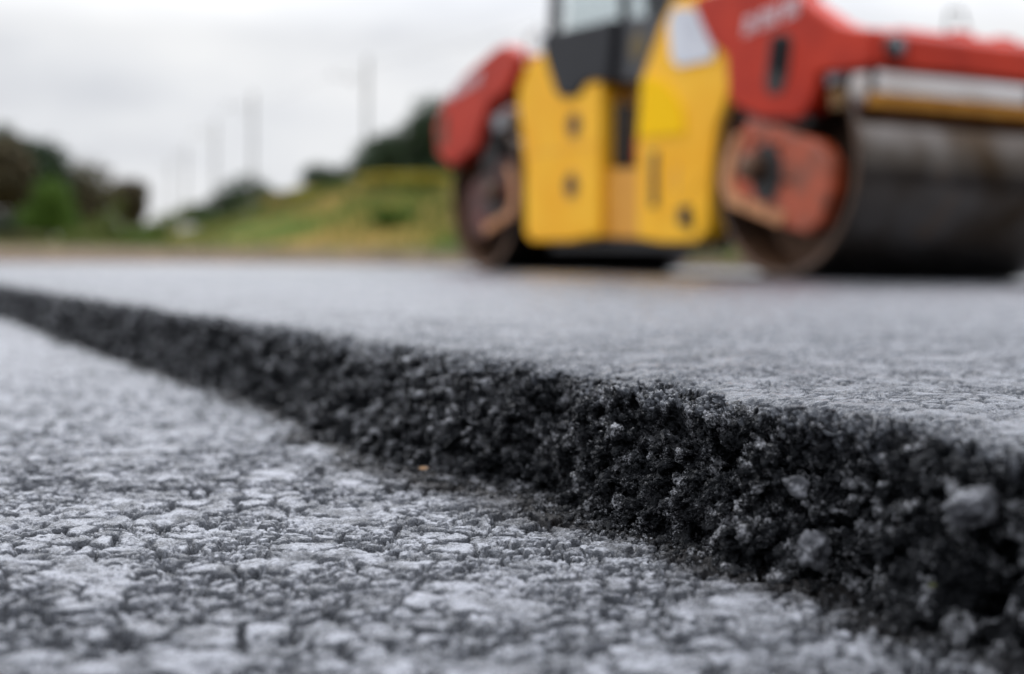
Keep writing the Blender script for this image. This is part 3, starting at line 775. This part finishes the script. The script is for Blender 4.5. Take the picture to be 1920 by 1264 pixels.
# scraper in front of the drum
sc = prism('scraper', [(-.66, .865), (-.615, .855), (-.60, .925), (-.645, .935)], .02, WD-.02, M['orange'], bevel=.006)
for wc in (.0, 1.1):
    prism('scraper_bracket', [(-.655, .93), (-.63, .93), (-.63, 1.04), (-.655, 1.04)], wc+.0, wc+.035, M['dark'], bevel=.004)
prism('scraper_end', [(-.50, .865), (-.40, .86), (-.38, .96), (-.47, .97)], -.03, .03, M['amber_dark'], bevel=.006)
prism('spray_block', [(-.46, 1.0), (-.36, .98), (-.36, 1.06), (-.48, 1.06)], -.03, .05, M['grey'], bevel=.01)

# rear red frame
FN = [(4.492, 1.173), (4.317, 1.38), (3.897, 1.547), (3.395, 1.671), (3.246, 1.683), (3.10, 1.63), (2.99, 1.568), (3.025, 1.491), (3.199, 1.332), (3.455, 1.274), (3.606, 1.101), (3.714, .953), (4.165, .825), (4.442, .95)]
rc = prism('frame_cheek', FN, -.05, .10, M['red'], bevel=.022, seg=3)
prism('frame_cheek', FN, WD-.10, WD+.05, M['red'], bevel=.022, seg=3)
prism('crossbeam', [(4.36, 1.0), (4.48, 1.0), (4.49, 1.17), (4.34, 1.34), (4.26, 1.34), (4.33, 1.17)], .102, WD-.102, M['red'], bevel=.012)
prism('tank', [(3.15, 1.35), (3.9, 1.30), (4.1, 1.36), (3.87, 1.52), (3.4, 1.63), (3.2, 1.63)], .15, WD-.15, M['red'], bevel=.03, seg=3)
prism('grille', [(4.40, 1.02), (4.26, 1.0), (4.24, 1.24), (4.34, 1.28)], -.056, -.049, M['rust'], rc, bevel=.002)
prism('side_step', [(3.23, 1.07), (3.43, 1.05), (3.45, 1.17), (3.25, 1.20)], -.03, .10, M['grey'], bevel=.012)
prism('hanger', [(3.45, 1.05), (3.75, 1.2), (3.75, .78), (3.48, .8)], .03, .12, M['dark'], bevel=.01)

# white lettering: too blurred in the photo to read, a row of slanted strokes
def lettering(parent, u0, z0, u1, z1, h, w, n=7):
    bm = bmesh.new()
    for k in range(n):
        a = (k+.12)/n; b_ = (k+.82)/n
        f = lambda s, q: (u0+(u1-u0)*s-.012*q, z0+(z1-z0)*s+h*q)
        q = [f(a, 0), f(b_, 0), f(b_, 1), f(a, 1)]
        th = .3
        prism_bm(bm, [f(a, 0), f(a+(b_-a)*th, 0), f(a+(b_-a)*th, 1), f(a, 1)], w-.002, w)
        if k % 3 != 1: prism_bm(bm, [f(b_-(b_-a)*th, 0), f(b_, 0), f(b_, 1), f(b_-(b_-a)*th, 1)], w-.002, w)
        m_ = .42 if k % 2 else .78
        prism_bm(bm, [f(a+(b_-a)*th*1.02, m_), f(b_-(b_-a)*th*1.02, m_), f(b_-(b_-a)*th*1.02, m_+.2), f(a+(b_-a)*th*1.02, m_+.2)], w-.002, w)
    return finish('lettering', bm, M['decal'], parent)
lettering(chk, .30, 1.32, -.17, 1.37, .10, -.062)
lettering(rc, 4.20, 1.36, 3.62, 1.44, .10, -.052)

# ---- yellow hull
HL = [(2.951, 1.517), (3.10, 1.35), (3.10, 1.2), (3.05, 1.058), (2.975, .745), (2.955, .254), (2.87, .187), (2.287, .185), (2.043, .213), (1.905, .212), (1.915, 1.262), (2.03, 1.285), (2.11, 1.268), (2.199, 1.202), (2.383, 1.206), (2.482, 1.245), (2.653, 1.5), (2.70, 1.56)]
HL = [(a, b+.03*(b < .26)) for a, b in HL]
hl = prism('rear_side_panel', HL, 0, .16, M['yellow'], bevel=.02, seg=3)
HR = [(1.433, .196), (1.154, .168), (.799, .167), (.689, .232), (.665, .555), (.625, .858), (.524, 1.015), (.469, 1.134), (.474, 1.259), (.602, 1.31), (.755, 1.50), (.80, 1.66), (1.09, 1.66), (1.207, 1.541), (1.325, 1.37), (1.43, 1.214), (1.458, .869)]
HR = [(a, b+.03*(b < .26)) for a, b in HR]
hr = prism('front_side_panel', HR, 0, .16, M['yellow'], bevel=.02, seg=3)
core = [(.70, .27), (.76, .21), (2.87, .21), (2.93, .27), (2.95, 1.45), (2.7, 1.5), (1.45, 1.25), (.80, 1.30), (.72, 1.0)]
prism('hull', core, .20, WD-.18, M['yellow_deep'], bevel=.02)
prism('rear_side_panel', HL, WD-.16, WD, M['yellow'], bevel=.02, seg=3)
prism('front_side_panel', [(a, min(b, 1.22)) for a, b in HR if b < 1.32], WD-.16, WD, M['yellow'], bevel=.02, seg=3)
# entry recess between the side panels
prism('lower_entry_panel', [(1.435, .225), (1.90, .242), (1.905, .69), (1.44, .67)], .05, .19, M['yellow_deep'], bevel=.012)
prism('entry_post', [(1.46, .68), (1.70, .69), (1.70, 1.22), (1.47, 1.20)], .12, .197, M['amber_dark'], bevel=.01)
prism('entry_recess', [(1.705, .70), (1.90, .71), (1.905, 1.12), (1.705, 1.10)], .10, .197, M['dark'], bevel=.01)
prism('grab_rail', [(1.73, .72), (1.76, .72), (1.74, 1.14), (1.71, 1.14)], .03, .06, M['black'], bevel=.005)
prism('fire_extinguisher', [(1.46, .70), (1.56, .70), (1.56, .88), (1.46, .88)], .04, .115, M['red'], bevel=.03, seg=4)
# round openings in the rear panel with rim and dark recess
for (uc, zc) in ((2.25, 1.005), (2.272, .597)):
    g = lathe('latch', [(-.001, .104), (-.006, .100), (-.006, .088), (-.003, .084)], uc, zc, M['yellow_deep'], hl, 28)
    rb = bmesh.new(); prism_bm(rb, [(uc+.082*math.cos(t), zc+.082*math.sin(t)) for t in [k*math.pi/3 for k in range(6)]], -.008, -.0035); finish('recess', rb, M['dark'], g)
prism('handle', [(1.205, .42), (1.27, .42), (1.28, .765), (1.215, .765)], -.014, .001, M['black'], hr, bevel=.006)
prism('towing_eye', [(.82, .28), (.95, .31), (.94, .41), (.84, .42)], -.03, .001, M['dark'], hr, bevel=.01)
prism('seam', [(.70, .60), (.708, .60), (1.15, .30), (1.142, .30)], -.003, .001, M['yellow_deep'], hr, bevel=0)
prism('seam', [(1.0, .66), (1.015, .66), (1.02, .50), (1.005, .50)], -.003, .001, M['tan'], hr, bevel=0)
prism('panel_seam', [(1.93, .85), (2.98, .845), (2.98, .853), (1.93, .858)], -.002, .001, M['yellow_deep'], hl, bevel=0)
# white panel and bright yellow quarter on the front side panel
WH = [(1.12, 1.528), (1.065, 1.602), (.832, 1.565), (.745, 1.446), (.635, 1.30), (.661, 1.244), (1.001, 1.246), (1.077, 1.309)]
prism('white_panel', WH, -.012, .001, M['white'], hr, bevel=.005)
QD = [(1.392, 1.241), (1.217, 1.207), (1.046, 1.105), (.946, .991), (.918, .844), (1.433, .854)]
prism('quarter_panel', QD, -.012, .001, M['yellow_bright'], hr, bevel=.004)
# hull front wall behind the drum
prism('front_wall', [(.66, .3), (.695, .3), (.70, 1.25), (.66, 1.2)], .17, WD-.17, M['black'], bevel=.005)

# ---- cab
CBP = [(2.722, 1.676), (2.653, 1.50), (2.482, 1.245), (2.383, 1.206), (2.199, 1.202), (2.109, 1.268), (2.025, 1.285), (1.93, 1.27), (1.79, 1.25), (1.74, 1.645)]
prism('cab_side_panel', CBP, -.02, .06, M['slate'], bevel=.012)
cr = prism('cab_side_panel', [(1.735, 1.645), (1.785, 1.25), (1.447, 1.217), (1.348, 1.344), (1.207, 1.541), (1.20, 1.60)], .03, .10, M['black'], bevel=.012)
em = lathe('emblem', [(.024, 0), (.024, .085), (.031, .09)], 1.515, 1.44, M['gold'], cr, 32)
prism('cab_body', [(2.70, 1.68), (2.64, 1.50), (2.46, 1.26), (1.45, 1.24), (1.22, 1.55), (1.22, 1.64)], .11, 1.29, M['black'], bevel=.015)
def post(name, a, b_, r, mat=M['black']):
    bm = bmesh.new(); tube(bm, P(*a), P(*b_), r, r, 4); return finish(name, bm, mat, roller, .006)
for w in (.06, 1.24):
    post('cab_pillar', (2.66, w, 1.66), (2.60, w, 2.72), .055)
    post('cab_pillar', (1.72, w, 1.60), (1.72, w, 2.72), .045)
    post('cab_pillar', (1.26, w, 1.55), (1.34, w, 2.72), .055)
g = M['glass']
def pane(pts):
    bm = bmesh.new(); n = len(pts)
    A = [bm.verts.new(P(*p)) for p in pts]
    c = (Vector(A[1].co)-A[0].co).cross(Vector(A[2].co)-A[0].co).normalized()*.008
    B = [bm.verts.new(v.co+c) for v in A]
    bm.faces.new(A); bm.faces.new(B[::-1])
    for i in range(n): bm.faces.new((A[i], B[i], B[(i+1) % n], A[(i+1) % n]))
    return finish('window', bm, g)
for w in (.07, 1.25):
    pane([(2.62, w, 1.69), (1.77, w, 1.655), (1.77, w, 2.68), (2.57, w, 2.68)])
    pane([(1.67, w, 1.645), (1.30, w, 1.60), (1.36, w, 2.68), (1.67, w, 2.68)])
pane([(1.30, .16, 1.66), (1.30, 1.17, 1.66), (1.36, 1.17, 2.68), (1.36, .16, 2.68)])
pane([(2.64, .16, 1.70), (2.64, 1.17, 1.70), (2.58, 1.17, 2.68), (2.58, .16, 2.68)])
prism('cab_roof', [(1.22, 2.70), (2.72, 2.70), (2.74, 2.78), (2.55, 2.86), (1.40, 2.86), (1.2, 2.78)], .0, 1.33, M['yellow'], bevel=.04, seg=3)
# seat and steering column inside the cab
prism('seat', [(2.25, 1.65), (1.85, 1.65), (1.83, 1.83), (2.12, 1.86), (2.22, 2.35), (2.34, 2.35)], .55, 1.05, M['black'], bevel=.04, seg=3)
post('steering_column', (1.55, .8, 1.62), (1.68, .8, 2.0), .05)
# mirror bracket and short handrail behind the cab
bm = bmesh.new()
for a, b_ in (((3.02, .02, 1.50), (2.98, .02, 1.72)), ((2.98, .02, 1.72), (2.80, .02, 1.74)), ((2.80, .02, 1.74), (2.76, .02, 1.56))):
    tube(bm, P(*a), P(*b_), .014, .014, 8)
finish('handrail', bm, M['white'])
# articulated underframe between the drums
prism('underframe', [(.72, .15), (2.86, .15), (2.86, .40), (.72, .40)], .165, .198, M['black'], bevel=.01)

# ------------------------------------------------------------------ sky and light
w = bpy.data.worlds.new('World'); S.world = w; w.use_nodes = True
nt = w.node_tree; L = nt.links.new; bg = nt.nodes['Background']
SUN_EL, SUN_AZ = math.radians(52), math.radians(-25)      # sun beyond the works, a little to the left
sky = N(nt, 'ShaderNodeTexSky'); sky.sky_type = 'NISHITA'; sky.sun_disc = False; sky.sun_elevation = SUN_EL; sky.sun_rotation = SUN_AZ
tc = N(nt, 'ShaderNodeTexCoord'); sp = N(nt, 'ShaderNodeSeparateXYZ'); L(tc.outputs['Generated'], sp.inputs[0])
mp = N(nt, 'ShaderNodeMapping'); mp.inputs['Scale'].default_value = (1, 1, 3.2); L(tc.outputs['Generated'], mp.inputs[0])
n1 = N(nt, 'ShaderNodeTexNoise', Scale=3.6, Detail=4., Roughness=.5); L(mp.outputs[0], n1.inputs['Vector'])
cl = ramp(nt, n1.outputs['Fac'], [(.32, (.66, .675, .72)), (.50, (.84, .85, .875)), (.66, (.97, .97, .972))])
el = ramp(nt, sp.outputs[2], [(0.0, (.90, .91, .93)), (.16, (.98, .98, .98)), (.24, (1.5, 1.53, 1.58)), (.42, (2.5, 2.56, 2.7)), (1., (3.5, 3.6, 3.8))])
mu = N(nt, 'ShaderNodeMix', data_type='RGBA', blend_type='MULTIPLY'); mu.inputs[0].default_value = 1; L(cl.outputs[0], mu.inputs[6]); L(el.outputs[0], mu.inputs[7])
bk = N(nt, 'ShaderNodeMapRange', interpolation_type='SMOOTHSTEP'); L(sp.outputs[1], bk.inputs[0]); bk.inputs[1].default_value = -.9; bk.inputs[2].default_value = .1; bk.inputs[3].default_value = .52; bk.inputs[4].default_value = 1
mb = N(nt, 'ShaderNodeVectorMath', operation='SCALE'); L(mu.outputs[2], mb.inputs[0]); L(bk.outputs[0], mb.inputs[3])   # unseen rear sky dimmed to darken faces turned to the camera
sk = N(nt, 'ShaderNodeMix', data_type='RGBA', blend_type='MULTIPLY'); sk.inputs[0].default_value = 1; L(sky.outputs[0], sk.inputs[6]); sk.inputs[7].default_value = (.05, .05, .05, 1)
mx = N(nt, 'ShaderNodeMix', data_type='RGBA'); mx.inputs[0].default_value = .93; L(sk.outputs[2], mx.inputs[6]); L(mb.outputs[0], mx.inputs[7])
L(mx.outputs[2], bg.inputs['Color']); bg.inputs['Strength'].default_value = 1.0
sd = bpy.data.lights.new('sun', 'SUN'); sd.energy = 1.3; sd.angle = math.radians(30); sd.color = (1, .97, .93)
so = bpy.data.objects.new('sun', sd); COL.objects.link(so)
sv = Vector((math.sin(SUN_AZ)*math.cos(SUN_EL), math.cos(SUN_AZ)*math.cos(SUN_EL), math.sin(SUN_EL)))
so.rotation_euler = sv.to_track_quat('Z', 'Y').to_euler()

# ------------------------------------------------------------------ camera
cam = bpy.data.cameras.new('camera'); co = bpy.data.objects.new('camera', cam); COL.objects.link(co); S.camera = co
cam.sensor_width = 36; cam.lens = 2500/1920*36; cam.clip_start = .02; cam.clip_end = 9000
pitch = math.atan((632-490)/2500); roll = .015
f = Vector((0, math.cos(pitch), -math.sin(pitch))); u0 = Vector((0, math.sin(pitch), math.cos(pitch))); r0 = Vector((1, 0, 0))
R = r0*math.cos(roll)+u0*math.sin(roll); U = u0*math.cos(roll)-r0*math.sin(roll)
mat = Matrix((R, U, -f)).transposed().to_4x4(); mat.translation = Vector((0, 0, CAM_H)); co.matrix_world = mat
cam.dof.use_dof = True; cam.dof.focus_distance = .755; cam.dof.aperture_fstop = 46.9/12.5; cam.dof.aperture_blades = 0
S.render.engine = 'CYCLES'
S.view_settings.view_transform = 'Standard'; S.view_settings.look = 'None'; S.view_settings.exposure = .06; S.view_settings.gamma = 1
S.render.resolution_x = 1024; S.render.resolution_y = 674
